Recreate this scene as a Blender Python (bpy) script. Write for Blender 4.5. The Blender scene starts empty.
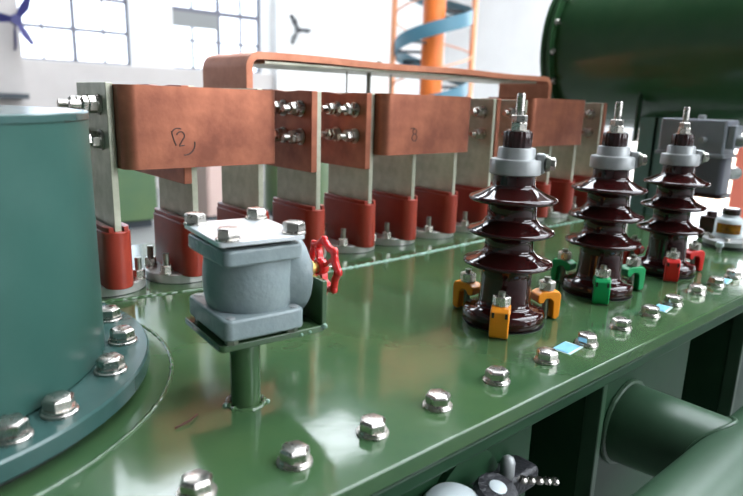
import bpy, bmesh, math, random
from mathutils import Vector, Matrix
random.seed(7)
S = bpy.context.scene
C = S.collection
PI = math.pi

# ------------------------------------------------------------------ materials
def mat(name, col, rough=.4, metal=0., coat=0., coat_rough=.05, col2=None, nscale=8., bump=0., bscale=60.,
        rough_var=0., stretch=None, spec=.5):
    m = bpy.data.materials.new(name); m.use_nodes = True
    nt = m.node_tree; b = nt.nodes['Principled BSDF']
    b.inputs['Base Color'].default_value = (*col, 1)
    b.inputs['Roughness'].default_value = rough
    b.inputs['Metallic'].default_value = metal
    b.inputs['Coat Weight'].default_value = coat
    b.inputs['Coat Roughness'].default_value = coat_rough
    b.inputs['Specular IOR Level'].default_value = spec
    tc = nt.nodes.new('ShaderNodeTexCoord'); src = tc.outputs['Object']
    if stretch:
        mp = nt.nodes.new('ShaderNodeMapping'); mp.inputs['Scale'].default_value = stretch
        nt.links.new(src, mp.inputs['Vector']); src = mp.outputs['Vector']
    if col2 is not None or rough_var:
        n = nt.nodes.new('ShaderNodeTexNoise'); n.inputs['Scale'].default_value = nscale
        n.inputs['Detail'].default_value = 5; n.inputs['Roughness'].default_value = .6
        nt.links.new(src, n.inputs['Vector'])
        r = nt.nodes.new('ShaderNodeMapRange'); r.inputs['From Min'].default_value = .35; r.inputs['From Max'].default_value = .65
        nt.links.new(n.outputs['Fac'], r.inputs['Value'])
        if col2 is not None:
            mx = nt.nodes.new('ShaderNodeMix'); mx.data_type = 'RGBA'
            mx.inputs['A'].default_value = (*col, 1); mx.inputs['B'].default_value = (*col2, 1)
            nt.links.new(r.outputs['Result'], mx.inputs['Factor'])
            nt.links.new(mx.outputs['Result'], b.inputs['Base Color'])
        if rough_var:
            q = nt.nodes.new('ShaderNodeMapRange'); q.inputs['To Min'].default_value = rough; q.inputs['To Max'].default_value = rough + rough_var
            nt.links.new(r.outputs['Result'], q.inputs['Value']); nt.links.new(q.outputs['Result'], b.inputs['Roughness'])
    if bump:
        n2 = nt.nodes.new('ShaderNodeTexNoise'); n2.inputs['Scale'].default_value = bscale; n2.inputs['Detail'].default_value = 3
        nt.links.new(tc.outputs['Object'], n2.inputs['Vector'])
        bp = nt.nodes.new('ShaderNodeBump'); bp.inputs['Strength'].default_value = bump; bp.inputs['Distance'].default_value = .002
        nt.links.new(n2.outputs['Fac'], bp.inputs['Height']); nt.links.new(bp.outputs['Normal'], b.inputs['Normal'])
    return m

M = {}
M['green'] = mat('green gloss paint', (.040, .092, .040), .09, col2=(.056, .108, .042), nscale=7, bump=.05, bscale=38, rough_var=.05, spec=.65)
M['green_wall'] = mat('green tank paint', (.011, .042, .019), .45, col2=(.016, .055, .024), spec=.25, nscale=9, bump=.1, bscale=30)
M['green_pipe'] = mat('green pipe paint', (.032, .075, .040), .38, col2=(.042, .09, .05), nscale=9, bump=.1, bscale=40)
M['dark_green'] = mat('dark green gloss paint', (.026, .085, .032), .18, col2=(.036, .10, .038), nscale=5, bump=.12, bscale=9, rough_var=.08)
M['teal'] = mat('teal green paint', (.030, .088, .072), .36, col2=(.038, .102, .084), spec=.3, nscale=11, bump=.06, bscale=60)
M['teal_flange'] = mat('teal flange paint', (.035, .085, .078), .22, col2=(.045, .10, .09), nscale=14, bump=.08, bscale=60)
M['weld'] = mat('painted weld', (.10, .21, .12), .2, col2=(.30, .42, .36), nscale=120, bump=.9, bscale=160)
M['copper'] = mat('oxidised copper', (.48, .170, .098), .36, .7, col2=(.24, .08, .05), nscale=13, bump=.12, bscale=120, rough_var=.12)
M['copper_edge'] = mat('bare copper edge', (.66, .27, .16), .45, .45, col2=(.55, .20, .11), nscale=25, bump=.08, bscale=120)
M['tin'] = mat('tinned plate', (.62, .60, .49), .33, .6, col2=(.42, .42, .31), nscale=22, rough_var=.15)
M['steel'] = mat('zinc plated steel', (.62, .58, .54), .2, 1.0, col2=(.44, .41, .37), nscale=60, rough_var=.15)
M['steel_dark'] = mat('passivated steel', (.34, .34, .29), .3, .8, col2=(.22, .24, .20), nscale=60)
M['disc'] = mat('cast aluminium disc', (.66, .65, .61), .32, .6, col2=(.48, .475, .45), nscale=40, rough_var=.1)
M['red_resin'] = mat('red epoxy resin', (.31, .034, .022), .33, col2=(.38, .05, .028), nscale=22, bump=.05, bscale=90)
M['porcelain'] = mat('maroon glazed porcelain', (.030, .0045, .0045), .08, coat=.2, coat_rough=.03, spec=.45)
M['cap_brown'] = mat('dark brown ribbed cap', (.030, .008, .008), .25)
M['alu'] = mat('light grey cast metal', (.40, .41, .41), .4, .3, col2=(.33, .34, .34), nscale=40)
M['valve'] = mat('blue grey valve paint', (.21, .26, .27), .30, col2=(.255, .305, .31), nscale=30, bump=.5, bscale=110)
M['valve_dark'] = mat('dark gasket gap', (.012, .013, .013), .6)
M['chrome'] = mat('bright zinc cover plate', (.80, .83, .85), .28, .5, col2=(.74, .77, .79), nscale=30, rough_var=.12)
M['red_gloss'] = mat('red handwheel paint', (.72, .012, .012), .2, coat=.3)
M['brass'] = mat('brass', (.62, .40, .12), .3, .8)
M['orange'] = mat('orange plastic', (.95, .31, .014), .35)
M['green_plastic'] = mat('green plastic', (.004, .36, .11), .35)
M['red_plastic'] = mat('red plastic', (.74, .018, .014), .35)
M['rubber'] = mat('black rubber', (.010, .011, .011), .5)
M['blue'] = mat('light blue sticker', (.14, .42, .66), .5, col2=(.18, .47, .70), nscale=60)
M['blue_edge'] = mat('pale sticker backing', (.55, .72, .72), .5)
M['ink'] = mat('black marker ink', (.035, .012, .010), .5)
M['grey_blue'] = mat('grey relay paint', (.30, .31, .35), .4, col2=(.34, .35, .39), nscale=20)
M['relay_low'] = mat('grey violet relay body', (.15, .15, .19), .4)
M['amber'] = mat('amber glass', (.50, .20, .004), .1, col2=(.16, .06, .004), nscale=70)
M['white_enamel'] = mat('pale enamel', (.60, .66, .68), .25)
M['black_cast'] = mat('black grained plastic', (.018, .018, .022), .4, bump=.8, bscale=260)
M['white_paint'] = mat('white wall plaster', (.74, .74, .735), .8, col2=(.69, .685, .68), nscale=.8)
M['grey_wall'] = mat('worn wall plaster', (.50, .47, .455), .8, col2=(.45, .42, .405), nscale=1.2)
M['dim_wall'] = mat('dull wall paint', (.22, .24, .23), .8)
M['floor'] = mat('concrete floor', (.20, .20, .20), .45, col2=(.25, .245, .24), nscale=.7)
M['roof'] = mat('roof sheet', (.20, .21, .21), .6)
M['frame'] = mat('window steel', (.10, .10, .13), .5)
M['orange_steel'] = mat('orange painted steel', (.82, .19, .03), .5)
M['peach_steel'] = mat('pale orange painted steel', (.80, .34, .17), .5)
M['blue_steel'] = mat('blue painted steel', (.06, .17, .23), .5)
M['dark_steel'] = mat('dark tread plate', (.03, .04, .05), .5)
M['fan'] = mat('dark fan paint', (.02, .02, .025), .5)
M['fan_blue'] = mat('navy fan paint', (.02, .02, .12), .5)
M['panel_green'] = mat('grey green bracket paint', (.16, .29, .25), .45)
M['far_green'] = mat('distant green paint', (.055, .115, .05), .4, col2=(.075, .13, .05), nscale=2)
M['yard'] = mat('pale yard concrete', (.85, .56, .38), .8)
M['coral'] = mat('coral red paint', (.80, .20, .13), .5)
M['pink'] = mat('pale pink board', (.62, .45, .40), .7)
M['twig'] = mat('dry brown straw', (.06, .02, .012), .7)

def glass_mat():
    m = bpy.data.materials.new('window glass'); m.use_nodes = True
    nt = m.node_tree; nt.nodes.clear()
    o = nt.nodes.new('ShaderNodeOutputMaterial'); mx = nt.nodes.new('ShaderNodeMixShader'); mx.inputs[0].default_value = .06
    t = nt.nodes.new('ShaderNodeBsdfTransparent'); t.inputs[0].default_value = (.56, .59, .62, 1)
    g = nt.nodes.new('ShaderNodeBsdfGlossy'); g.inputs['Roughness'].default_value = .05
    nt.links.new(t.outputs[0], mx.inputs[1]); nt.links.new(g.outputs[0], mx.inputs[2]); nt.links.new(mx.outputs[0], o.inputs[0])
    return m
M['glass'] = glass_mat()

# ------------------------------------------------------------------ mesh helpers
def frame_from(axis):
    a = Vector(axis).normalized()
    h = Vector((0, 0, 1)) if abs(a.z) < .9 else Vector((1, 0, 0))
    u = h.cross(a).normalized(); v = a.cross(u)
    return u, v, a

class MB:
    def __init__(s): s.b = bmesh.new()
    def quadbox(s, lo, hi, T=None):
        vs = []
        for z in (lo[2], hi[2]):
            for x, y in ((lo[0], lo[1]), (hi[0], lo[1]), (hi[0], hi[1]), (lo[0], hi[1])):
                p = Vector((x, y, z)); vs.append(s.b.verts.new(T @ p if T else p))
        for f in ((3, 2, 1, 0), (4, 5, 6, 7), (0, 1, 5, 4), (1, 2, 6, 5), (2, 3, 7, 6), (3, 0, 4, 7)):
            s.b.faces.new([vs[i] for i in f])
        return s
    def rings(s, rings, cap=True):
        vv = [[s.b.verts.new(p) for p in r] for r in rings]
        n = len(vv[0])
        for a, b in zip(vv, vv[1:]):
            for i in range(n):
                s.b.faces.new((a[i], a[(i+1) % n], b[(i+1) % n], b[i]))
        if cap:
            s.b.faces.new(list(reversed(vv[0]))); s.b.faces.new(vv[-1])
        return s
    def lathe(s, prof, c=(0, 0, 0), axis=(0, 0, 1), n=32, cap=True, ph=0., rfun=None):
        """prof = [(r, h)...] along axis from c"""
        u, v, a = frame_from(axis); c = Vector(c); R = []
        for r, h in prof:
            R.append([c + a*h + (u*math.cos(t+ph) + v*math.sin(t+ph))*(r*(rfun(t) if rfun else 1)) for t in [2*PI*i/n for i in range(n)]])
        return s.rings(R, cap)
    def cyl(s, p0, p1, r, r1=None, n=20):
        p0 = Vector(p0); p1 = Vector(p1)
        return s.lathe([(r, 0), (r if r1 is None else r1, (p1-p0).length)], p0, p1-p0, n)
    def hexa(s, c, axis, af, h, ph=0.):
        r = af/2/math.cos(PI/6); ch = af*.06
        return s.lathe([(r, 0), (r, h-ch), (r-ch*1.2, h)], c, axis, 6, ph=ph)
    def prism(s, pts, z0, z1, T=None):
        R = []
        for z in (z0, z1):
            R.append([(T @ Vector((x, y, z))) if T else Vector((x, y, z)) for x, y in pts])
        return s.rings(R)
    def sweep(s, path, prof_u, closed=False, up=None):
        """sweep a small closed section [(a,b)] along path"""
        P = [Vector(p) for p in path]; R = []
        n = len(P)
        for i, p in enumerate(P):
            if closed: t = P[(i+1) % n] - P[i-1]
            else: t = P[min(i+1, n-1)] - P[max(i-1, 0)]
            t.normalize()
            w = Vector(up) if up else (Vector((0, 0, 1)) if abs(t.z) < .9 else Vector((1, 0, 0)))
            a = t.cross(w).normalized(); b = a.cross(t)
            R.append([p + a*x + b*y for x, y in prof_u])
        if closed: R.append(R[0]); 
        if closed:
            vv = [[s.b.verts.new(q) for q in r] for r in R[:-1]]
            m = len(vv[0])
            for k in range(n):
                A, B = vv[k], vv[(k+1) % n]
                for i in range(m): s.b.faces.new((A[i], A[(i+1) % m], B[(i+1) % m], B[i]))
            return s
        return s.rings(R)
    def tube(s, path, r, n=10, closed=False, up=None):
        return s.sweep(path, [(r*math.cos(2*PI*i/n), r*math.sin(2*PI*i/n)) for i in range(n)], closed, up)
    def build(s, name, m, parent=None, bevel=0., loc=None, sharp=38, seg=2, kind=None):
        bmesh.ops.recalc_face_normals(s.b, faces=s.b.faces)
        me = bpy.data.meshes.new(name); s.b.to_mesh(me); s.b.free()
        me.materials.append(M[m] if isinstance(m, str) else m)
        for p in me.polygons: p.use_smooth = True
        me.set_sharp_from_angle(angle=math.radians(sharp))
        o = bpy.data.objects.new(name, me); C.objects.link(o)
        if parent: o.parent = parent
        if loc: o.location = loc
        if bevel:
            bv = o.modifiers.new('bevel', 'BEVEL'); bv.width = bevel; bv.segments = seg; bv.limit_method = 'ANGLE'; bv.angle_limit = math.radians(40)
            bv.harden_normals = True
        if kind: o['kind'] = kind
        return o

def thing(name, label, cat, loc=(0, 0, 0), rz=0, group=None):
    o = bpy.data.objects.new(name, None); C.objects.link(o)
    o.empty_display_size = .05
    o.location = loc; o.rotation_euler = (0, 0, rz); o['label'] = label; o['category'] = cat
    if group: o['group'] = group
    return o
def tag(o, label, cat, group=None):
    o['label'] = label; o['category'] = cat
    if group: o['group'] = group
    return o
def kids(o): return [c for c in C.objects if c.parent == o]
def dup(root, loc, rz=0, label=None):
    def rec(o, par):
        c = o.copy(); C.objects.link(c); c.parent = par
        for ch in kids(o): rec(ch, c)
        return c
    r = rec(root, None); r.location = loc; r.rotation_euler = (0, 0, rz)
    if label: r['label'] = label
    return r
def RZ(deg, c=(0, 0, 0)): return Matrix.Translation(c) @ Matrix.Rotation(math.radians(deg), 4, 'Z')
def rrect(x0, y0, x1, y1, r, n=5):
    pts = []
    for cx, cy, a in ((x1-r, y1-r, 0), (x0+r, y1-r, 90), (x0+r, y0+r, 180), (x1-r, y0+r, 270)):
        for i in range(n+1):
            t = math.radians(a + 90*i/n); pts.append((cx + r*math.cos(t), cy + r*math.sin(t)))
    return pts

# ================================================================== THE HALL
FZ = -1.5
f = MB().quadbox((-8, -9, FZ-.1), (13, 12, FZ)).build('floor', 'floor'); f['kind'] = 'structure'
f = MB().quadbox((13.0, -14, FZ-.14), (34, 30, FZ-.02)).build('floor_yard', 'yard'); f['kind'] = 'structure'

def wall_with_holes(name, axis, pos, a0, a1, z0, z1, holes, th, m):
    """axis 'y': wall plane at y=pos, runs along x from a0 to a1; holes (a,b,zlo,zhi)"""
    mb = MB()
    def bx(p, q, lo, hi):
        if q - p < 1e-4 or hi - lo < 1e-4: return
        if axis == 'y': mb.quadbox((p, pos, lo), (q, pos+th, hi))
        else: mb.quadbox((pos, p, lo), (pos+th, q, hi))
    xs = a0
    for (p, q, lo, hi) in sorted(holes):
        bx(xs, p, z0, z1); bx(p, q, z0, lo); bx(p, q, hi, z1); xs = q
    bx(xs, a1, z0, z1)
    o = mb.build(name, m); o['kind'] = 'structure'; return o
TOP = 6.6
back_holes = [(-3.2, 0.4, .83, 4.9), (1.9, 4.42, .83, 4.9), (5.25, 7.22, .83, 4.9)]
wall_with_holes('wall_back', 'y', 12, -8, 13, FZ, TOP, back_holes, .25, 'white_paint')
wall_with_holes('wall_right', 'x', 13, -9, 12, FZ, TOP, [(3.5, 6.4, FZ, 3.6)], .25, 'white_paint')
wall_with_holes('wall_left', 'x', -8.25, -9, 12, FZ, TOP, [], .25, 'dim_wall')
wall_with_holes('wall_front', 'y', -9.25, -8, 13, FZ, TOP, [(2.5, 5.5, 1.6, 5.4), (6.3, 9, 1.6, 5.4), (9.8, 12.5, 1.6, 5.4)], .25, 'dim_wall')  # unseen windows, grouped toward +X so light comes from right front
# roof with skylight strips
SKY = [(1.6, 8.0, 8.5, 11.2), (3.0, 12.6, 4.6, 7.0), (1.5, 12.6, .4, 3.0), (1.5, 12.6, -3.6, -1.0), (1.5, 12.6, -7.6, -5.0)]   # unseen skylight openings x0, x1, y0, y1, kept toward +X to steer the light
rb = MB(); ys = -9.25
for (x0, x1, y0, y1) in sorted(SKY, key=lambda q: q[2]):
    rb.quadbox((-8.25, ys, TOP), (13.25, y0, TOP+.1)); rb.quadbox((-8.25, y0, TOP), (x0, y1, TOP+.1)); rb.quadbox((x1, y0, TOP), (13.25, y1, TOP+.1)); ys = y1
    n = int((x1-x0)/1.6)
    for k in range(1, n): rb.quadbox((x0+(x1-x0)*k/n-.05, y0, TOP), (x0+(x1-x0)*k/n+.05, y1, TOP+.08))
rb.quadbox((-8.25, ys, TOP), (13.25, 12.25, TOP+.1)); rb.quadbox((5.2, 8.5, TOP+.002), (6.45, 11.2, TOP+.1)); rb.quadbox((6.4, 9.9, TOP+.003), (8.0, 11.2, TOP+.1))
o = rb.build('ceiling', 'roof'); o['kind'] = 'structure'
# windows of the back wall
def window(n, x0, x1, z0, z1, bars_x, bars_z, grime=None):
    w = bpy.data.objects.new('window_%d' % n, None); C.objects.link(w); w.location = (x0, 12.1, z0); w['kind'] = 'structure'
    L, Hh = x1-x0, z1-z0
    g = MB()
    t = .035
    g.quadbox((0, -.03, 0), (t, .03, Hh)).quadbox((L-t, -.03, 0), (L, .03, Hh)).quadbox((0, -.03, 0), (L, .03, t)).quadbox((0, -.03, Hh-t), (L, .03, Hh))
    for b, tt in bars_x: g.quadbox((b-tt, -.03, 0), (b+tt, .03, Hh))
    for b, tt in bars_z: g.quadbox((0, -.028, b-tt), (L, .028, b+tt))
    g.build('window_frame', 'frame', w)
    MB().quadbox((.01, .0, .01), (L-.01, .006, Hh-.01)).build('pane', 'glass', w)
    return w
window(1, 1.9, 4.42, .83, 4.9, [(.53, .03), (1.05, .013), (1.56, .032), (2.07, .013)], [(.56, .03), (1.12, .03), (1.68, .03), (2.3, .03)])
w2 = window(2, 5.25, 7.22, .83, 4.9, [(.44, .02), (1.01, .035), (1.52, .022)], [(.555, .022), (1.12, .045), (1.68, .03), (2.3, .03)])
MB().quadbox((.02, -.05, .80), (.98, -.02, 1.08)).build('ventilation_flap', 'roof', w2)
window(3, -3.2, .4, .83, 4.9, [(1.2, .03), (2.4, .03)], [(.72, .03), (1.42, .03), (2.2, .03)])
for k, (x0, x1) in enumerate(((7.45, 7.95),)):
    o = MB().quadbox((x0, 11.75, FZ), (x1, 12.0, TOP)).build('trim_%d' % (k+1), 'white_paint'); o['kind'] = 'structure'
o = MB().quadbox((1.2, 11.4, FZ), (2.46, 11.8, TOP)).build('trim_2', 'grey_wall'); o['kind'] = 'structure'
o = MB().quadbox((-8, 11.90, FZ), (7.44, 11.998, .815)).build('trim_3', 'grey_wall', bevel=0); o['kind'] = 'structure'

# wall fans
def fan(label, loc, r, ang, m, cage=True, group='wall fans'):
    t = thing('wall_fan', label, 'fan', loc, 0, group)
    MB().cyl((0, .0, 0), (0, .16, 0), r*.14).build('motor', m, t)
    MB().cyl((0, -.02, 0), (0, .02, 0), r*.20).build('hub', m, t)
    for k in range(3):
        a = math.radians(ang + 120*k)
        T = Matrix.Rotation(-a, 4, 'Y')
        b = MB(); pts = [(.12*r, -.10*r), (.55*r, -.20*r), (.95*r, -.12*r), (r*.98, .06*r), (.5*r, .11*r), (.12*r, .08*r)]
        R = [[T @ Vector((x, -.012 + z*.5 + d, z)) for x, z in pts] for d in (0, .008)]
        b.rings(R).build('blade', m, t)
    MB().tube([(0, .05, 0), (0, .14, -.35*r), (0, .2, -r*.9), (0, .27, -r*1.0)], .02).build('bracket', m, t)
    if cage:
        cg = MB().tube([(1.12*r*math.cos(i*PI/18), -.03, 1.12*r*math.sin(i*PI/18)) for i in range(36)], .005, 6, True, up=(0, 1, 0))
        for rr in (.75,): cg.tube([(rr*r*math.cos(i*PI/18), -.07, rr*r*math.sin(i*PI/18)) for i in range(36)], .004, 6, True, up=(0, 1, 0))
        for i in range(18):
            a = i*PI/9; cg.tube([(.2*r*math.cos(a), -.09, .2*r*math.sin(a)), (.75*r*math.cos(a), -.07, .75*r*math.sin(a)), (1.12*r*math.cos(a), -.03, 1.12*r*math.sin(a))], .003, 5)
        cg.build('cage', 'white_enamel', t)
    return t
fan('dark wall fan in a pale cage high on the white wall, right of the windows', (7.97, 11.73, 1.78), .36, 5, 'fan')
fan('navy wall fan on the pillar at the left edge', (2.36, 11.1, 1.36), .42, 62, 'fan_blue', False)
lb = MB().quadbox((1.3, 11.0, .18), (2.42, 11.395, .26)).build('wall_ledge', 'dark_steel'); tag(lb, 'dark ledge low on the pillar behind the teal turret', 'ledge')

# spiral stair
st = thing('spiral_staircase', 'orange and blue spiral staircase against the white back wall', 'staircase', (6.25, 6.0, FZ))
MB().cyl((0, 0, 0), (0, 0, 5.4), .15, n=24).build('central_column', 'orange_steel', st)
for a in (-46, 134, 44):
    t_ = math.radians(a)
    MB().cyl((.53*math.cos(t_), .53*math.sin(t_), 0), (.53*math.cos(t_), .53*math.sin(t_), 5.4), .040, n=10).build('post', 'peach_steel', st)
def helix(r, z0, z1, a0, a1, n=60):
    return [(r*math.cos(math.radians(a0+(a1-a0)*i/n)), r*math.sin(math.radians(a0+(a1-a0)*i/n)), z0+(z1-z0)*i/n) for i in range(n+1)]
MB().sweep(helix(.50, 1.60, 5.20, 134-360, 134+360*3, 150), [(-.012, -.085), (.012, -.085), (.012, .085), (-.012, .085)]).build('stringer', 'blue_steel', st)
MB().tube(helix(.53, 2.0, 5.15, 134-360, 134+360*2.5, 150), .010, 8).build('handrail', 'peach_steel', st)
for i in range(30):
    a = math.radians(134-360 + 45*i); z = 1.56 + .1125*i
    w = math.radians(11)
    pts = [(.14*math.cos(a-w), .14*math.sin(a-w)), (.48*math.cos(a-w), .48*math.sin(a-w)), (.48*math.cos(a+w), .48*math.sin(a+w)), (.14*math.cos(a+w), .14*math.sin(a+w))]
    MB().prism(pts, z, z+.03).build('tread', 'dark_steel', st)

# distant shop things
def box_thing(name, label, cat, loc, size, m, parts):
    t = thing(name, label, cat, loc)
    MB().quadbox((0, 0, 0), size).build(parts, m, t, bevel=.01)
    return t
dt = thing('distant_transformer', 'blurred green transformer far behind the leftmost terminals', 'transformer', (2.25, 8.3, FZ))
MB().quadbox((0, 0, .12), (1.05, .8, 1.05)).build('tank', 'far_green', dt, bevel=.01)
for i in range(7): MB().quadbox((.08+.14*i, .8, .2), (.11+.14*i, .94, .95)).build('cooling_fin', 'far_green', dt)
MB().quadbox((-.03, -.03, 1.05), (1.08, .83, 1.10)).build('cover', 'far_green', dt)
MB().quadbox((.05, .1, 0), (1.0, .2, .12)).build('skid', 'dark_steel', dt); MB().quadbox((.05, .6, 0), (1.0, .7, .12)).build('skid', 'dark_steel', dt)
ct = thing('equipment_cabinet', 'pale pink cabinet far behind the second and third terminals', 'cabinet', (4.1, 8.4, FZ))
MB().quadbox((0, 0, .05), (.5, .5, 1.15)).build('body', 'pink', ct, bevel=.01)
MB().quadbox((.03, -.02, .1), (.47, 0, 1.1)).build('door', 'pink', ct); MB().quadbox((.02, .02, 0), (.48, .48, .05)).build('plinth', 'dark_steel', ct)
ct2 = thing('distant_tank', 'blurred green tank far behind the middle terminals', 'tank', (5.6, 8.2, FZ))
MB().lathe([(.55, 0), (.55, 1.25), (.45, 1.36), (.1, 1.42)], (0, 0, .1), n=36).build('shell', 'far_green', ct2)
MB().cyl((0, 0, 1.5), (0, 0, 1.62), .08).build('filler_cap', 'dark_steel', ct2)
MB().cyl((0, 0, 0), (0, 0, .12), .5).build('plinth', 'dark_steel', ct2)
# things to the right, beyond the cover end
pt = thing('portal_frame', 'coral red steel column and beam at the right edge beyond the relay', 'steel frame', (5.9, 1.79, FZ))
MB().quadbox((-.06, -.16, 0), (.06, .16, 1.55)).build('column', 'coral', pt, bevel=.01)
MB().quadbox((-.12, -.24, -.0), (.12, .24, .04)).build('base_plate', 'coral', pt)
MB().prism([(-.05, -.16), (.05, -.16), (.05, -1.2), (-.05, -1.2)], 1.35, 1.55).build('beam', 'coral', pt)

# ================================================================== TRANSFORMER COVER AND TANK
cover = thing('transformer_cover', 'glossy green steel cover plate of the big transformer in front', 'transformer cover', (0, 0, 0))
MB().quadbox((-.75, .331, -.018), (1.80, 1.24, 0)).build('cover_plate', 'green', cover, bevel=.0022, seg=3)
# weld seams on the cover
def bead(path, r, name, m='weld', parent=None, jit=.25):
    P = []
    for a, b in zip(path, path[1:]):
        a = Vector(a); b = Vector(b); n = max(2, int((b-a).length/.004))
        for i in range(n): P.append(a.lerp(b, i/n))
    P.append(Vector(path[-1]))
    mb = MB(); R = []
    for i, p in enumerate(P):
        t = (P[min(i+1, len(P)-1)]-P[max(i-1, 0)]).normalized(); s_ = t.cross(Vector((0, 0, 1))).normalized()
        k = r*(1 + random.uniform(-jit, jit) + .18*math.sin(i*1.7))
        R.append([p + s_*k*math.cos(q) + Vector((0, 0, k*.75*math.sin(q))) for q in [PI*j/6 for j in range(7)]] + [p - Vector((0, 0, .001))])
    return mb.rings(R).build(name, m, parent, sharp=60)
bead([(.10, .935, 0), (.30, .902, 0), (.50, .872, 0), (.66, .848, 0)], .0035, 'weld_seam', 'green', cover)
bead([(.66, .848, 0), (.82, .847, 0), (1.05, .857, 0), (1.35, .866, 0), (1.62, .868, 0)], .0042, 'weld_seam', 'weld', cover)
bead([(-.01+.292*math.cos(a), .745+.288*math.sin(a), 0) for a in [math.radians(-150+3*i) for i in range(72)]], .0022, 'weld_seam', 'green', cover, .12)

tank = thing('transformer_tank', 'dark green tank side below the overhanging cover, lower right', 'transformer tank', (0, 0, FZ))
zt = -.024 - FZ
def tb(lo, hi): return (lo[0], lo[1], lo[2]-FZ), (hi[0], hi[1], hi[2]-FZ)
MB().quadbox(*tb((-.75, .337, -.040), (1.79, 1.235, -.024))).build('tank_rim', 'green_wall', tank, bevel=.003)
MB().quadbox(*tb((-.75, .345, -.024), (1.79, 1.23, -.018))).build('gasket', 'rubber', tank)
wallp = [(-.72, .376), (.600, .376), (.600, .47), (.728, .47), (.728, .376), (1.06, .376), (1.06, .47), (1.26, .47), (1.26, .376), (1.78, .376), (1.78, 1.22), (-.72, 1.22)]
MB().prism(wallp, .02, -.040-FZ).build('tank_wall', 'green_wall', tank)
for x in (.728, 1.26):
    MB().quadbox(*tb((x-.005, .352, -1.3), (x+.007, .376, -.040))).build('stiffener', 'green_pipe', tank, bevel=.002)
MB().quadbox(*tb((-.6, .42, -1.5), (1.7, .52, -1.46))).build('skid', 'dark_steel', tank)
MB().quadbox(*tb((-.6, 1.08, -1.5), (1.7, 1.18, -1.46))).build('skid', 'dark_steel', tank)
MB().lathe([(.052, 0), (.052, .010), (.044, .012)], (.475, .377, -.115-FZ), (0, -1, 0), 36).build('drain_pad', 'green_wall', tank)

# radiator pipe
rp = thing('radiator_pipe', 'large green oil pipe joined to the tank side, bottom right corner', 'pipe', (0, 0, 0))
MB().cyl((.20, .205, -.150), (2.0, .205, -.150), .060, n=48).build('header', 'green_pipe', rp)
MB().cyl((.846, .376, -.156), (.846, .215, -.150), .061, .054, n=48).build('stub', 'green_pipe', rp)
def ringbead(c, axis, R0, r, name, m, parent, n=90):
    u, v, a = frame_from(axis); c = Vector(c)
    P = [c + (u*math.cos(2*PI*i/n) + v*math.sin(2*PI*i/n))*(R0 + random.uniform(-.0008, .0008)) for i in range(n)]
    return MB().tube(P, r, 8, True, up=axis).build(name, m, parent)
ringbead((.846, .374, -.156), (0, 1, 0), .062, .0045, 'weld_seam', 'green_pipe', rp)
# saddle weld where stub meets header
P = []
for i in range(72):
    t_ = 2*PI*i/72; xx = .0545*math.cos(t_); zz = .0545*math.sin(t_)
    P.append((.846+xx, .205 + math.sqrt(max(.0603**2 - min(zz, .0598)**2 if abs(zz) < .0598 else 1e-6, 1e-6)), -.150+zz))
MB().tube(P, .0035, 8, True, up=(0, 1, 0)).build('weld_seam', 'green_pipe', rp)

# drain valve thing at the bottom
dv = thing('drain_valve', 'small valve with black knurled collar and pale round cap at the bottom edge', 'valve', (.474, .338, -.112)); dv.scale = (1.25, 1.25, 1.25)
MB().lathe([(.003, .004), (.018, .004), (.027, -.001), (.0295, -.007), (.0295, -.014), (.020, -.016)], (-.042, .0, .016), (-.10, -.35, 1), 40).build('cap', 'white_enamel', dv)
MB().lathe([(.0175, 0), (.0185, .004), (.0185, .024), (.0165, .028), (.009, .028)], (0, 0, -.005), (0, -.25, 1), 48, rfun=lambda t: 1+.025*math.sin(18*t)).build('collar', 'black_cast', dv)
MB().lathe([(.0075, .0275), (.0075, .029), (.004, .030)], (0, 0, -.005), (0, -.25, 1), 24).build('spindle_end', 'white_enamel', dv)
MB().quadbox((-.004, .0, -.012), (.075, .03, .010)).build('housing', 'black_cast', dv, bevel=.006)
MB().lathe([(.0045, 0), (.0065, .003), (.0065, .016), (.005, .020), (.002, .022)], (.033, .008, .008), (.15, .1, 1), 20).build('lever', 'alu', dv)
MB().cyl((0, .0, -.004), (0, .042, -.004), .014).build('pipe_stub', 'green_wall', dv)
for i in range(5):
    MB().lathe([(.0012, 0), (.004, .0015), (.0046, .004), (.003, .0065)], (.036+.010*i, -.006-.002*i, .010-.0035*i), (.2, 0, 1), 12).build('chain_bead', 'steel', dv)

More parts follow.
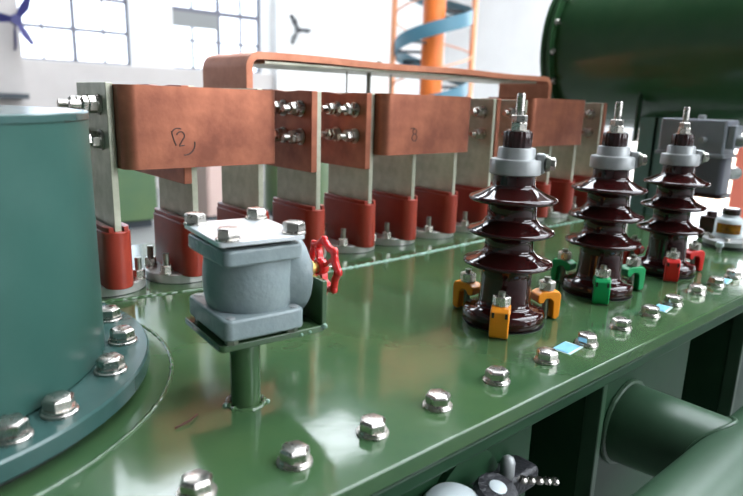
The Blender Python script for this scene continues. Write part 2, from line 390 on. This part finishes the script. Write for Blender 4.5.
# ================================================================== BOLTS
def cover_bolt():
    t = thing('cover_bolt', '', 'bolt', (0, 0, 0), 0, 'hex bolts along the cover edge')
    MB().lathe([(.0155, 0), (.0155, .0016), (.0150, .0022)], n=32).build('washer', 'steel', t)
    MB().lathe([(.0142, .0022), (.0142, .0036), (.0132, .0048)], n=32).build('spring_washer', 'steel', t)
    af = .0235; r = af/2/math.cos(PI/6)
    MB().lathe([(r, .0045), (r, .0120), (r-.0022, .0141), (r-.0034, .0145)], n=6).build('hex_head', 'steel', t, bevel=.0008)
    return t
cb = [(.0985, .405, 'hex bolt at the bottom left corner of the photo, partly cut off by the frame'),
      (.1786, .400, 'hex bolt on the green cover at the bottom edge, nearest the teal turret'),
      (.2619, .3885, 'hex bolt on the green cover directly in front of the valve pedestal'),
      (.3453, .3835, 'hex bolt beside the bright reflection on the green cover'),
      (.4323, .3820, 'hex bolt midway along the cover edge, fourth from the bottom left'),
      (.5282, .3815, 'hex bolt just before the orange clamped bushing, next after the middle one'),
      (.6223, .3790, 'hex bolt on the near side of the larger blue sticker'),
      (.7131, .3783, 'hex bolt touching the far corner of the larger blue sticker'),
      (.8082, .3805, 'lone hex bolt between the two blue stickers, below the green clamps'),
      (.8990, .3815, 'hex bolt on the near side of the middle blue sticker'),
      (.9839, .3838, 'hex bolt on the far side of the middle blue sticker'),
      (1.0813, .3858, 'lone hex bolt in front of the red clamped bushing, past the middle sticker'),
      (1.1629, .3856, 'hex bolt on the near side of the farthest blue sticker'),
      (1.2498, .3872, 'farthest visible hex bolt of the cover edge, at the right frame edge')]
B0 = cover_bolt(); first = True
for i, (x, y, lab) in enumerate(cb):
    if i == 0: continue
    rz = random.uniform(0, PI/3)
    if first: B0.location = (x, y, 0); B0.rotation_euler = (0, 0, rz); B0['label'] = lab; first = False
    else: dup(B0, (x, y, 0), rz, lab)

# blue stickers
def sticker(x, y, rz, sx, sy, label):
    t = thing('blue_sticker', label, 'sticker', (x, y, 0), rz, 'blue stickers between the cover bolts')
    MB().quadbox((-sx, -sy, 0), (sx, sy, .0008)).build('backing', 'blue_edge', t)
    MB().quadbox((-sx*.9, -sy*.72, .0008), (sx*.78, sy*.95, .0016)).build('face', 'blue', t)
sticker(.679, .385, math.radians(5), .019, .0125, 'larger pale blue sticker, nearest of the three on the cover edge')
sticker(.946, .384, math.radians(8), .018, .011, 'middle blue sticker between two bolts in front of the red clamps')
sticker(1.205, .3865, math.radians(8), .020, .010, 'farthest blue sticker near the right frame edge')
tw = MB().tube([(.205, .500, .0015), (.220, .502, .003), (.232, .511, .0015)], .0009, 6).build('straw', 'twig'); tag(tw, 'tiny dry straw lying on the green cover left of the pedestal', 'straw')

# ================================================================== TEAL TURRET
tc = (-.01, .745, 0)
tu = thing('bushing_turret', 'large teal cylindrical turret with bolted flange at the left edge', 'turret', tc)
MB().lathe([(.255, 0), (.255, .009)], n=96).build('gasket', 'rubber', tu)
MB().lathe([(.266, .009), (.268, .011), (.268, .026), (.266, .028)], n=96).build('flange', 'teal_flange', tu)
MB().lathe([(.219, .028), (.222, .030), (.222, .274)], n=128).build('drum', 'teal', tu)
MB().lathe([(.2225, .274), (.2235, .2752), (.2235, .281), (.2222, .2823)], n=128).build('lid', 'teal_flange', tu)
bh = None
def tbolt(ang):
    a = math.radians(ang); x, y = .2405*math.cos(a), .2405*math.sin(a)
    w = MB().lathe([(.0158, .028), (.0158, .0302), (.0150, .0308), (.0140, .031), (.0140, .0335)], (x, y, 0), n=28).build('flange_bolt', 'steel', tu)
    r = .0115/math.cos(PI/6)
    MB().lathe([(r, .0332), (r, .0415), (r-.002, .0437), (r-.003, .0440)], (x, y, 0), n=6, ph=ang*.7).build('hex_head', 'steel', w)
ring_ang = [-68.5, -57.5, -37, -18, 1.5, 20]
for a in ring_ang: tbolt(a)
for a in (-90, -112): tbolt(a)

# ================================================================== VALVE AND PEDESTAL
vc = (.295, .528, 0)
ped = thing('valve_pedestal', 'green steel pedestal pipe and bracket plate carrying the grey valve', 'pedestal', (.283, .508, 0))
MB().cyl((0, 0, 0), (0, 0, .067), .0150, n=36).build('pipe', 'green', ped)
T = RZ(-5, (.307-.283, .534-.508, .008))
MB().prism(rrect(-.056, -.050, .060, .050, .006), .059, .066, T).build('bracket_plate', 'green', ped, bevel=.0015)
MB().quadbox((.054, -.050, .066), (.060, .030, .114), T).build('bracket_web', 'green', ped, bevel=.0012)
bead([(.0185*math.cos(a), .0185*math.sin(a), 0) for a in [2*PI*i/24 for i in range(25)]], .0030, 'weld_seam', 'green', ped, .3)
for p, r in ((T @ Vector((.057, -.050, .065)), .0036), (T @ Vector((.040, -.050, .062)), .002), (T @ Vector((.030, -.050, .061)), .0024), (Vector((.017, -.014, .001)), .0026), (Vector((-.021, .004, .001)), .003)):
    MB().lathe([(.3*r, -r*.8), (r*.9, -r*.4), (r, 0), (r*.75, r*.6), (.2*r, r*.9)], p, n=10).build('weld_spatter', 'weld', ped)

va = thing('gate_valve', 'blue grey cast valve with bright square cover plate and red handwheel', 'valve', vc, math.radians(-5))
MB().prism(rrect(-.042, -.050, .042, .050, .008), .079, .1000).build('lower_flange', 'valve', va, bevel=.003)
MB().prism(rrect(-.041, -.049, .041, .049, .008), .1500, .1660).build('upper_flange', 'valve', va, bevel=.003)
MB().prism(rrect(-.034, -.042, .034, .042, .008), .1660, .1705).build('gasket', 'valve_dark', va)
MB().prism(rrect(-.044, -.051, .043, .051, .005), .1700, .1750, RZ(-2)).build('cover_plate', 'chrome', va, bevel=.001)
MB().lathe([(.0415, .098), (.0435, .1015), (.0448, .109), (.0458, .118), (.0460, .126), (.0458, .135), (.0450, .143), (.0440, .151)], n=56,
           c=(.005, 0, 0), rfun=lambda t: 1 + .01*math.cos(2*t)).build('body', 'valve', va)
bn = MB(); bn.lathe([(.034, .020), (.0415, .040), (.0430, .044), (.0430, .0535), (.040, .0560), (.022, .060), (.014, .066), (.012, .074)], (0, 0, .125), (1, 0, 0), 48)
bn.build('bonnet', 'valve', va)
MB().lathe([(.0085, .072), (.0085, .076), (.0055, .077), (.0055, .095)], (0, -.004, .125), (1, 0, 0), 16).build('stem', 'brass', va)
for sx in (-1, 1):
    for sy in (-1, 1):
        x, y = sx*.0335, sy*.0415
        w = MB().lathe([(.0118, .175), (.0118, .1768), (.0105, .1775)], (x, y, 0), n=24).build('bolt', 'steel', va)
        r = .0190/2/math.cos(PI/6)
        MB().lathe([(r, .1772), (r, .1845), (r-.0015, .1862), (r-.0025, .1866)], (x, y, 0), n=6, ph=.3+sx*sy*.4).build('hex_head', 'steel', w)
        MB().lathe([(.0045, .1000), (.0045, .1008), (.002, .1012)], (x, y, 0), n=16).build('dowel', 'alu', va)
        MB().hexa((x*.95, y*.95, .0741), (0, 0, 1), .011, .0050).build('foot_nut', 'steel_dark', va)
hw = MB()
def wheelpt(t, rr, dx): return (.091 + dx, -.004 + 1.07*rr*math.cos(t), .125 + 1.07*rr*math.sin(t))
P = [wheelpt(2*PI*i/80, .0245*(1 + .06*math.cos(8*2*PI*i/80)), 0) for i in range(80)]
hw.tube(P, .0042, 10, True, up=(1, 0, 0))
for k in range(4):
    a = PI/4*1.3 + k*PI/2
    hw.sweep([wheelpt(a, .006, -.002), wheelpt(a+.15, .014, -.003), wheelpt(a, .0235, 0)], [(-.0022, -.0035), (.0022, -.0035), (.0022, .0035), (-.0022, .0035)], up=(1, 0, 0))
for k in range(8):
    a = 2*PI*k/8
    hw.lathe([(.002, -.004), (.0050, -.002), (.0050, .002), (.002, .004)], wheelpt(a, .0272, 0), (1, 0, 0), 10)
hw.lathe([(.008, -.004), (.0095, 0), (.0085, .006), (.006, .008)], (.086, -.004, .125), (1, 0, 0), 20)
wh = hw.build('handwheel', 'red_gloss', va, sharp=60)
MB().hexa((.0935, -.004, .125), (1, 0, 0), .009, .005).build('wheel_nut', 'steel', wh)

# ================================================================== LOW-VOLTAGE TERMINALS
TX = [.302, .4245, .5445, .666, .7935, .913, 1.042, 1.168, 1.290, 1.413, 1.531, 1.652]
YN, YF = .912, 1.045
def stadium(w, y0, y1, n=10):
    r = w/2; pts = []
    for i in range(n+1): a = PI + PI*i/n; pts.append((r*math.cos(a), y0+r + r*math.sin(a)))
    for i in range(n+1): a = PI*i/n; pts.append((r*math.cos(a), y1-r + r*math.sin(a)))
    return pts
def terminal(label):
    t = thing('terminal_bushing', label, 'terminal', (TX[0], .98, 0), 0, 'low voltage terminals in a row')
    d = -.98
    MB().lathe([(.0565, 0), (.0575, .001), (.0575, .0145), (.056, .016)], n=56).build('clamping_disc', 'disc', t)
    MB().lathe([(.0582, 0), (.0582, .0009)], n=48).build('gasket', 'rubber', t)
    MB().prism([(x, y) for x, y in stadium(.042, YN-.007+d, YF+.007+d)], .014, .102).build('resin_block', 'red_resin', t, bevel=.002)
    for s_ in (-1, 1):
        rail = MB().prism([(s_*.0075, YN-.002+d), (s_*.014, YN-.001+d), (s_*.0185, YN+.010+d), (s_*.0185, YF-.010+d), (s_*.014, YF+.001+d), (s_*.0075, YF+.002+d)], .1015, .109)
        rail.build('slot_rail', 'red_resin', t, bevel=.001)
    MB().quadbox((-.005, YN+d, .1015), (.005, YF+d, .316)).build('tinned_bar', 'tin', t, bevel=.001)
    for sx in (-1, 1):
        for sy in (-1, 1):
            x, y = sx*.0385, sy*.0330
            s1 = MB().cyl((x, y, .014), (x, y, .050), .0052, n=14).build('stud', 'steel_dark', t)
            MB().lathe([(.0110, .0155), (.0110, .0180)], (x, y, 0), n=20).hexa((x, y, .0180), (0, 0, 1), .0170, .0125, .4).build('nut', 'steel', s1)
    return t
tl = ['terminal bar and red block farthest left, half hidden by the teal turret',
      'terminal bar and red block second from the left, behind the left corner of the valve',
      'terminal bar and red block under the right end of the front copper bar marked 2',
      'terminal bar and red block directly behind the red handwheel',
      'terminal bar and red block under the left end of the copper bar marked 8',
      'terminal bar and red block under the middle of the copper bar marked 8',
      'terminal bar and red block under the right end of the copper bar marked 8',
      'terminal bar and red block just left of the orange clamped bushing',
      'terminal bar and red block hidden mostly behind the orange clamped bushing',
      'terminal bar and red block just right of the orange clamped bushing, under unmarked copper',
      'terminal bar and red block under the right end of the unmarked copper bar',
      'farthest terminal bar and red block, at the right end of the row']
T0 = terminal(tl[0])
for k in range(1, 12): dup(T0, (TX[k], .98, 0), 0, tl[k])

# bus bolts: built once per direction
def bus_bolt(parent, x, y, z, direction=-1, long=.038):
    """bolt set through a bar, axis X"""
    b = MB(); dx = direction
    b.cyl((x, y, z), (x+dx*long, y, z), .0060, n=14)
    o = b.build('bolt', 'steel', parent)
    n = MB().lathe([(.0150, 0), (.0150, .0025)], (x, y, z), (dx, 0, 0), 24)
    n.lathe([(.0125, .0025), (.0125, .0050)], (x, y, z), (dx, 0, 0), 24)
    n.hexa((x+dx*.0050, y, z), (dx, 0, 0), .0215, .0110, random.uniform(0, 1))
    n.build('nut', 'steel', o)
    n2 = MB().hexa((x+dx*.0170, y, z), (dx, 0, 0), .0205, .0075, random.uniform(0, 1)); n2.build('lock_nut', 'steel', o)
    return o
BZ = (.2845, .2345); BY = (.9430, 1.0000)

# straps in YZ plane on the terminals, reaching back under the tall bus bar
def strap(k, side, label, y1=1.12, z0=.172, zt=.316):
    x0 = TX[k] + (.0055 if side > 0 else -.0185); x1 = x0 + .013
    t = thing('copper_strap', label, 'copper strap', ((x0+x1)/2, YN, z0), 0, 'copper straps bolted to the terminal bars')
    cx, cy, cz = (x0+x1)/2, YN, z0
    # outline in the YZ plane with a slightly wavy top edge
    up = [(-.003, zt), (.04, zt+.001), (.08, zt-.002), (.13, zt+.002), (y1-YN, zt+.001)]
    lo = [(y1-YN, z0), (-.003, z0)]
    pts = [(y, z-cz) for y, z in up+lo]
    Tm = Matrix(((0, 0, 1, 0), (1, 0, 0, 0), (0, 1, 0, 0), (0, 0, 0, 1)))
    MB().prism(pts, -.0065, .0065, Tm).build('flat_bar', 'copper', t, bevel=.0012)
    xs = -.0067 if side < 0 else -.0173
    if side < 0:
        for by in BY:
            for bz in BZ: bus_bolt(t, xs, by-cy, bz-cz, -1)
    else:
        for by in BY:
            for bz in BZ: bus_bolt(t, xs, by-cy, bz-cz, -1)
    return t
strap(1, -1, 'copper strap hanging below the left half of the copper bar marked 2', z0=.166)
strap(3, -1, 'copper strap with four bolts, just right of the copper bar marked 2', 1.20)
strap(4, -1, 'copper strap with four bolts, just left of the copper bar marked 8', 1.12)
strap(5, -1, 'copper strap behind the copper bar marked 8', 1.12, z0=.205, zt=.300)
strap(7, 1, 'copper strap behind the bolted bar left of the orange clamped bushing', 1.12)
strap(9, 1, 'copper strap behind the unmarked copper bar', 1.12, z0=.205, zt=.300)
strap(11, 1, 'copper strap at the far right end of the row, behind two bolts', 1.20)

# front U-shaped connectors: legs on +X faces of terminals a and b, front face toward -Y
def front_bar(a, b, label, mark, z0=.1955, z1=.3135, yf=.878, xr=0.):
    xa = TX[a] + .0055; xb = TX[b] + .0155 - .022*0
    t = thing('copper_connector', label, 'copper connector', (xa, yf, z0), 0, 'copper connectors in front of the terminals')
    L = xb - xa; th = .010; r = .014
    if xr: L += xr
    yl = 1.035 - yf
    # centre path of a U seen from above
    path = [(th/2, yl)]
    path += [(th/2, r+.004)]
    for i in range(7):
        q = PI + PI/2*i/6; path.append((th/2 + r + r*math.cos(q), th/2 + r + r*math.sin(q)))
    for i in range(7):
        q = -PI/2 + PI/2*i/6; path.append((L-th/2-r + r*math.cos(q), th/2 + r + r*math.sin(q)))
    path += [(L-th/2, yl)]
    mb = MB(); R = []
    for i, p in enumerate(path):
        p = Vector((*p, 0)); q0 = Vector((*path[max(i-1, 0)], 0)); q1 = Vector((*path[min(i+1, len(path)-1)], 0))
        tt = (q1-q0).normalized(); nn = Vector((-tt.y, tt.x, 0))
        h = z1-z0
        R.append([p + nn*th/2, p + nn*th/2 + Vector((0, 0, h)), p - nn*th/2 + Vector((0, 0, h)), p - nn*th/2])
    mb.rings(R).build('flat_bar', 'copper', t, bevel=.0014)
    for leg in (a, b):
        if leg == 4: continue
        for by in BY:
            for bz in BZ: bus_bolt(t, TX[leg]-.0052-xa, by-yf, bz-z0, -1, .040)
    for strokes in mark:
        for st_ in strokes:
            P = [Vector((x-xa, -.0004, z-z0)) for x, z in st_]
            MB().sweep(P, [(-.0008, -.0004), (.0008, -.0004), (.0008, .0004), (-.0008, .0004)], up=(0, 1, 0)).build('ink_mark', 'ink', t)
    return t
def arc(cx, cz, r, a0, a1, n=16, sx=1.): return [(cx + sx*r*math.cos(math.radians(a0+(a1-a0)*i/n)), cz + r*math.sin(math.radians(a0+(a1-a0)*i/n))) for i in range(n+1)]
mark2 = [[arc(.3945, .231, .0165, 10, -95, 14), [(.3755, .2500), (.3765, .2440), (.3785, .2370), (.3815, .2290)],
          arc(.3890, .2430, .0060, 170, -50, 12) + [(.3875, .2300), (.3868, .2280), (.3945, .2290)], arc(.3850, .2440, .0100, 60, 150, 8)]]
mark8 = [[arc(.880, .2455, .0052, 60, 400, 16), arc(.8795, .2335, .0068, 90, -250, 16), [(.868, .251), (.8735, .2525), (.879, .2510)]]]
front_bar(0, 2, 'front copper bar marked 2, leftmost of the three connectors', mark2)
front_bar(4, 6, 'middle front copper bar marked 8', mark8, .200, .317, .882)
front_bar(8, 10, 'unmarked front copper bar behind the orange clamped bushing', [], .2045, .322, .898)

# tall U bus bar
ub = thing('copper_bus_bar', 'long arched copper bus bar standing above the row of terminals', 'bus bar', (.640, 1.205, .19))
th = .0145; r = .024; L = 1.045; Hh = .391 - .19; w = .095
path = [(0, 0), (0, .06), (0, Hh-r-th/2)]
for i in range(9): q = PI - PI/2*i/8; path.append((r + r*math.cos(q), Hh-th/2-r + r*math.sin(q)))
for i in range(1, 12): path.append((r + (L-2*r)*i/12, Hh-th/2 + .0015*math.sin(i*1.1)))
for i in range(9): q = PI/2 - PI/2*i/8; path.append((L-r + r*math.cos(q), Hh-th/2-r + r*math.sin(q)))
path += [(L, .06), (L, 0)]
mb = MB(); R = []
for i, p in enumerate(path):
    p0 = path[max(i-1, 0)]; p1 = path[min(i+1, len(path)-1)]
    tt = Vector((p1[0]-p0[0], 0, p1[1]-p0[1])).normalized(); nn = Vector((-tt.z, 0, tt.x)); c_ = Vector((p[0], 0, p[1]))
    R.append([c_ + nn*th/2 + Vector((0, -w, 0)), c_ + nn*th/2 + Vector((0, w, 0)), c_ - nn*th/2 + Vector((0, w, 0)), c_ - nn*th/2 + Vector((0, -w, 0))])
mb.rings(R).build('flat_bar', 'copper_edge', ub, bevel=.003)
MB().quadbox((.04, -.086, Hh-th-.0075), (L-.06, .09, Hh-th-.0015)).build('tinned_strip', 'tin', ub, bevel=.001)
def rodat(x, y, r_, nm='support_rod', top=0.012):
    o = MB().cyl((x, y, -.0), (x, y, Hh-th-.007), r_, n=12).build(nm, 'steel_dark', ub)
    return o
rodat(.310, -.015, .0022); rodat(.379, -.015, .0055); rodat(.453, -.015, .0022)
MB().hexa((.379, -.055, Hh-.0005), (0, 0, 1), .012, .006).build('bolt_head', 'steel', ub)

# ================================================================== HIGH-VOLTAGE BUSHINGS
def hv_bushing(loc, mcl, label, turn=0):
    t = thing('porcelain_bushing', label, 'insulator', loc, 0, 'three porcelain bushings')
    prof = [(.040, 0), (.054, .0008), (.0565, .004), (.0570, .016), (.0545, .0205), (.0440, .0235), (.0375, .027), (.0365, .034), (.0350, .066)]
    for z, R0, rn in ((.0895, .0618, .0335), (.134, .0602, .0335), (.179, .0600, .0285)):
        cr_ = .0350 if z < .1 else .0335
        prof += [(cr_, z-.0105), (cr_+.004, z-.0075), (.050, z-.0062), (R0-.004, z-.0052), (R0-.0008, z-.0035), (R0, z-.0014), (R0-.0012, z+.0008), (R0-.005, z+.0026),
                 (.048, z+.0050), (.040, z+.0090), (rn+.003, z+.0135), (rn+.0006, z+.0165), (rn, z+.019)]
    prof += [(.0285, .2100)]
    MB().lathe(prof, n=72).build('porcelain_body', 'porcelain', t, sharp=75)
    MB().lathe([(.0575, 0), (.0575, .0009)], n=56).build('gasket', 'rubber', t)
    # clamp collar
    MB().lathe([(.0325, .2105), (.0348, .2120), (.0348, .2285), (.0335, .2310), (.0265, .2320), (.0255, .2335), (.0250, .2450), (.0238, .2465)], n=56).build('clamp_collar', 'alu', t)
    ax = Vector((math.cos(math.radians(-52+turn)), math.sin(math.radians(-52+turn)), 0))
    T = Matrix.Rotation(math.radians(-52+turn), 4, 'Z')
    lug = MB().quadbox((.026, -.010, .213), (.0385, .010, .240), T).build('collar_lug', 'alu', t, bevel=.003)
    cbm = MB().lathe([(.0125, 0), (.0125, .0028), (.0105, .003), (.0105, .006)], (ax.x*.0385, ax.y*.0385, .2265), ax, 24)
    cbm.build('lug_washer', 'steel_dark', lug)
    MB().hexa((ax.x*.0440, ax.y*.0440, .2265), ax, .0150, .008, .3).build('lug_bolt', 'steel', lug)
    MB().lathe([(.0175, .2465), (.0190, .2485), (.0190, .2655), (.0175, .2680), (.012, .2682)], n=64, rfun=lambda q: 1+.03*math.cos(16*q)).build('ribbed_cap', 'cap_brown', t)
    s_ = MB().cyl((0, 0, .268), (0, 0, .3155), .0056, n=20).lathe([(.0056, .3155), (.0044, .3178)], n=20).build('stud', 'steel', t)
    nn = MB()
    for k in range(9): s0 = .294 + .0022*k; nn.lathe([(.0056, s0), (.0061, s0+.0011), (.0056, s0+.0022)], n=16)
    nn.build('thread', 'steel', s_)
    MB().lathe([(.0145, .2682), (.0145, .2700)], n=28).build('washer', 'steel', s_)
    MB().hexa((0, 0, .2700), (0, 0, 1), .0200, .0100, .2).build('nut', 'steel', s_)
    MB().hexa((0, 0, .2805), (0, 0, 1), .0190, .0090, .8).build('nut', 'steel', s_)
    # plastic covered clamps
    for a in (93, 213, 333):
        Tm = Matrix.Rotation(math.radians(a), 4, 'Z')
        Tp = Tm @ Matrix(((1, 0, 0, 0), (0, 0, -1, 0), (0, 1, 0, 0), (0, 0, 0, 1)))   # profile (r,z) -> x,z ; depth -> y
        pr = [(.047, .0300), (.047, .0380), (.055, .0425), (.070, .0440), (.0800, .0425), (.0840, .0380), (.0835, .0060), (.0800, .0010), (.0725, .0010), (.0715, .0280), (.066, .0325), (.060, .0320), (.056, .0255), (.050, .0250)]
        c_ = MB().prism(pr, -.0125, .0125, Tp).build('clamp_cover', mcl, t, bevel=.0022)
        for s2 in (-1, 1):
            MB().quadbox((.0835, s2*.0085-.0015, .0305), (.0848, s2*.0085+.0015, .0375), Tm).build('slot', 'rubber', c_)
        p = Tm @ Vector((.066, 0, 0))
        b_ = MB().lathe([(.0110, .0438), (.0110, .0456)], (p.x, p.y, 0), n=24).build('washer', 'steel', c_)
        MB().hexa((p.x, p.y, .0456), (0, 0, 1), .0205, .0110, .5).build('nut', 'steel', c_)
        MB().cyl((p.x, p.y, .0), (p.x, p.y, .0620), .0048, n=14).build('stud', 'steel_dark', c_)
    return t
hv_bushing((.697, .502, 0), 'orange', 'maroon porcelain bushing held by orange clamps, nearest of the three')
hb = hv_bushing((.947, .4955, 0), 'green_plastic', 'maroon porcelain bushing held by green clamps, in the middle'); hb.scale = (.985, .985, .985)
hb = hv_bushing((1.1745, .4845, 0), 'red_plastic', 'maroon porcelain bushing held by red clamps, farthest of the three', 8); hb.scale = (.95, .95, .972)

# ================================================================== INSTRUMENTS BEYOND
ig = thing('oil_gauge', 'small pale gauge with amber window on the cover, right of the red clamped bushing', 'gauge', (1.53, .50, 0))
MB().lathe([(.047, 0), (.047, .008)], n=48).build('gasket', 'rubber', ig)
MB().lathe([(.050, .008), (.050, .018), (.044, .021), (.036, .022), (.033, .026)], n=56).build('base_flange', 'alu', ig)
MB().lathe([(.0315, .024), (.0315, .029), (.030, .031), (.030, .062), (.0265, .067), (.019, .070), (.017, .075)], n=48).build('body', 'white_enamel', ig)
u0 = math.radians(197)
wn = MB(); R = []
for z in (.034, .057):
    R.append([Vector((.0306*math.cos(u0+a), .0306*math.sin(u0+a), z)) for a in [math.radians(-52+104*i/14) for i in range(15)]] + [Vector((.028*math.cos(u0+a), .028*math.sin(u0+a), z)) for a in [math.radians(52-104*i/14) for i in range(15)]])
wn.rings(R).build('window', 'amber', ig)
MB().lathe([(.0175, .075), (.0185, .077), (.0185, .088), (.016, .090)], n=32).build('cap', 'cap_brown', ig)
for a in (200, 265, 330, 35, 100, 150):
    x, y = .041*math.cos(math.radians(a)), .041*math.sin(math.radians(a))
    MB().hexa((x, y, .0195), (0, 0, 1), .011, .007, a).build('bolt', 'steel', ig)
cv = thing('cable_box', 'small dark brown box standing beside the amber gauge', 'box', (1.60, .565, 0))
MB().quadbox((-.02, -.02, 0), (.02, .02, .055)).build('body', 'cap_brown', cv, bevel=.003)
MB().cyl((0, 0, .055), (0, 0, .066), .012).build('gland', 'cap_brown', cv)
sc = thing('bleed_screw', 'small white capped screw on the cover in front of the amber gauge', 'screw', (1.452, .487, 0))
MB().cyl((0, 0, 0), (0, 0, .012), .005).build('shank', 'alu', sc)
MB().lathe([(.008, .012), (.0088, .016), (.0075, .022), (.003, .024)], n=20).build('cap', 'white_enamel', sc)
sc2 = thing('vent_plug', 'white painted vent plug on the cover behind the red clamped bushing', 'plug', (1.36, .555, 0))
MB().hexa((0, 0, 0), (0, 0, 1), .026, .014).build('base', 'alu', sc2)
MB().lathe([(.008, .014), (.008, .03), (.013, .033), (.013, .043), (.006, .047)], n=20).build('cap', 'white_enamel', sc2)

# relay
re = thing('gas_relay', 'grey box shaped gas relay with cover below the big dark green tank', 'relay', (1.75, .690, .08))
MB().prism(rrect(-.03, -.085, .055, .085, .008), .112, .203).build('terminal_box', 'grey_blue', re, bevel=.005)
MB().prism(rrect(-.035, -.090, .060, .090, .008), .106, .116).build('box_rim', 'grey_blue', re, bevel=.002)
MB().quadbox((-.022, -.104, .13), (.030, -.085, .19)).build('side_cover', 'grey_blue', re, bevel=.003)
MB().cyl((-.030, -.035, .150), (-.052, -.035, .150), .0075).build('handle', 'alu', re)
MB().lathe([(.010, .203), (.010, .212), (.006, .214)], (0, -.01, 0), n=16).build('screw', 'alu', re)
MB().cyl((.0, -.095, .152), (.0, -.128, .152), .015).build('cable_gland', 'alu', re)
MB().prism(rrect(-.02, -.088, .05, .012, .014), .010, .106).build('float_housing', 'relay_low', re, bevel=.004)
MB().prism(rrect(-.025, -.093, .055, .017, .012), .0, .012).build('lower_flange', 'cap_brown', re, bevel=.002)
rp2 = MB().cyl((.05, -.035, .05), (.235, -.035, .05), .018).build('pipe', 'dark_green', re)
MB().lathe([(.035, 0), (.035, .01)], (.055, -.035, .05), (1, 0, 0), 28).build('pipe_flange', 'dark_green', re)

# conservator and its bracket
co = thing('conservator_tank', 'big dark green cylindrical oil tank with bolted rim, upper right', 'tank', (2.165, 1.27, .502))
MB().lathe([(.263, 0), (.263, 1.75)], (0, 0, 0), (0, -1, 0), 96).build('shell', 'dark_green', co)
MB().lathe([(.290, .018), (.292, .016), (.292, .004), (.290, .002), (.264, .002), (.264, .018)], (0, 0, 0), (0, -1, 0), 96).build('rim_flange', 'dark_green', co)
MB().lathe([(.290, -.004), (.292, -.006), (.292, -.018), (.20, -.03), (.08, -.035)], (0, 0, 0), (0, -1, 0), 96).build('end_cover', 'dark_green', co)
MB().lathe([(.278, .002), (.278, -.004)], (0, 0, 0), (0, -1, 0), 64).build('gasket', 'rubber', co)
for i in range(18):
    a = 2*PI*i/18 + .06; x, z = .279*math.cos(a), .279*math.sin(a)
    MB().hexa((x, -.018, z), (0, -1, 0), .019, .012, a).build('rim_bolt', 'steel', co)
for y0 in (-1.45, -.34):
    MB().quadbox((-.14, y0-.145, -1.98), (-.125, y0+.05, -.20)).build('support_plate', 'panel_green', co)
    MB().quadbox((-.14, y0-.01, -1.98), (.14, y0, -.21)).build('support_web', 'green_wall', co)
MB().prism([(-.012, -.30), (.012, -.30), (.012, -.17), (.004, -.145), (-.004, -.145), (-.012, -.17)], -.002, .004, Matrix(((1, 0, 0, -.215), (0, 0, 1, -.318), (0, 1, 0, 0), (0, 0, 0, 1)))).build('lifting_lug', 'green_pipe', co)

# ================================================================== LIGHT, WORLD, CAMERA
W = bpy.data.worlds.new('World'); S.world = W; W.use_nodes = True
nt = W.node_tree; bg = nt.nodes['Background']
tcw = nt.nodes.new('ShaderNodeTexCoord'); sp = nt.nodes.new('ShaderNodeSeparateXYZ'); nt.links.new(tcw.outputs['Generated'], sp.inputs[0])
cr = nt.nodes.new('ShaderNodeValToRGB'); cr.color_ramp.elements[0].position = 0; cr.color_ramp.elements[0].color = (.92, .95, 1, 1)
cr.color_ramp.elements[1].position = .6; cr.color_ramp.elements[1].color = (.86, .93, 1, 1)
nt.links.new(sp.outputs['Z'], cr.inputs['Fac']); nt.links.new(cr.outputs['Color'], bg.inputs['Color'])
bg.inputs['Strength'].default_value = 9

cam = bpy.data.cameras.new('Camera'); co_ = bpy.data.objects.new('Camera', cam); C.objects.link(co_); S.camera = co_
cam.sensor_width = 22.3; cam.lens = 22.3*612.2/743
thp, ro, ph = math.radians(13.4), math.radians(1.8), math.radians(48.7)
F = Vector((math.cos(thp)*math.cos(ph), math.cos(thp)*math.sin(ph), -math.sin(thp)))
R_ = F.cross(Vector((0, 0, 1))).normalized(); U = R_.cross(F)
R2 = R_*math.cos(ro) + U*math.sin(ro); U2 = -R_*math.sin(ro) + U*math.cos(ro)
mt = Matrix((R2, U2, -F)).transposed().to_4x4(); mt.translation = (0, 0, .30)
co_.matrix_world = mt
cam.clip_start = .02; cam.clip_end = 200
cam.dof.use_dof = True; cam.dof.focus_distance = .78; cam.dof.aperture_fstop = 3.2

S.view_settings.view_transform = 'Standard'; S.view_settings.look = 'None'; S.view_settings.gamma = 1; S.view_settings.exposure = .40
S.view_settings.use_curve_mapping = False
S.cycles.max_bounces = 8; S.cycles.diffuse_bounces = 4; S.cycles.glossy_bounces = 4; S.cycles.transparent_max_bounces = 8
S.cycles.sample_clamp_indirect = 6; S.cycles.caustics_reflective = False
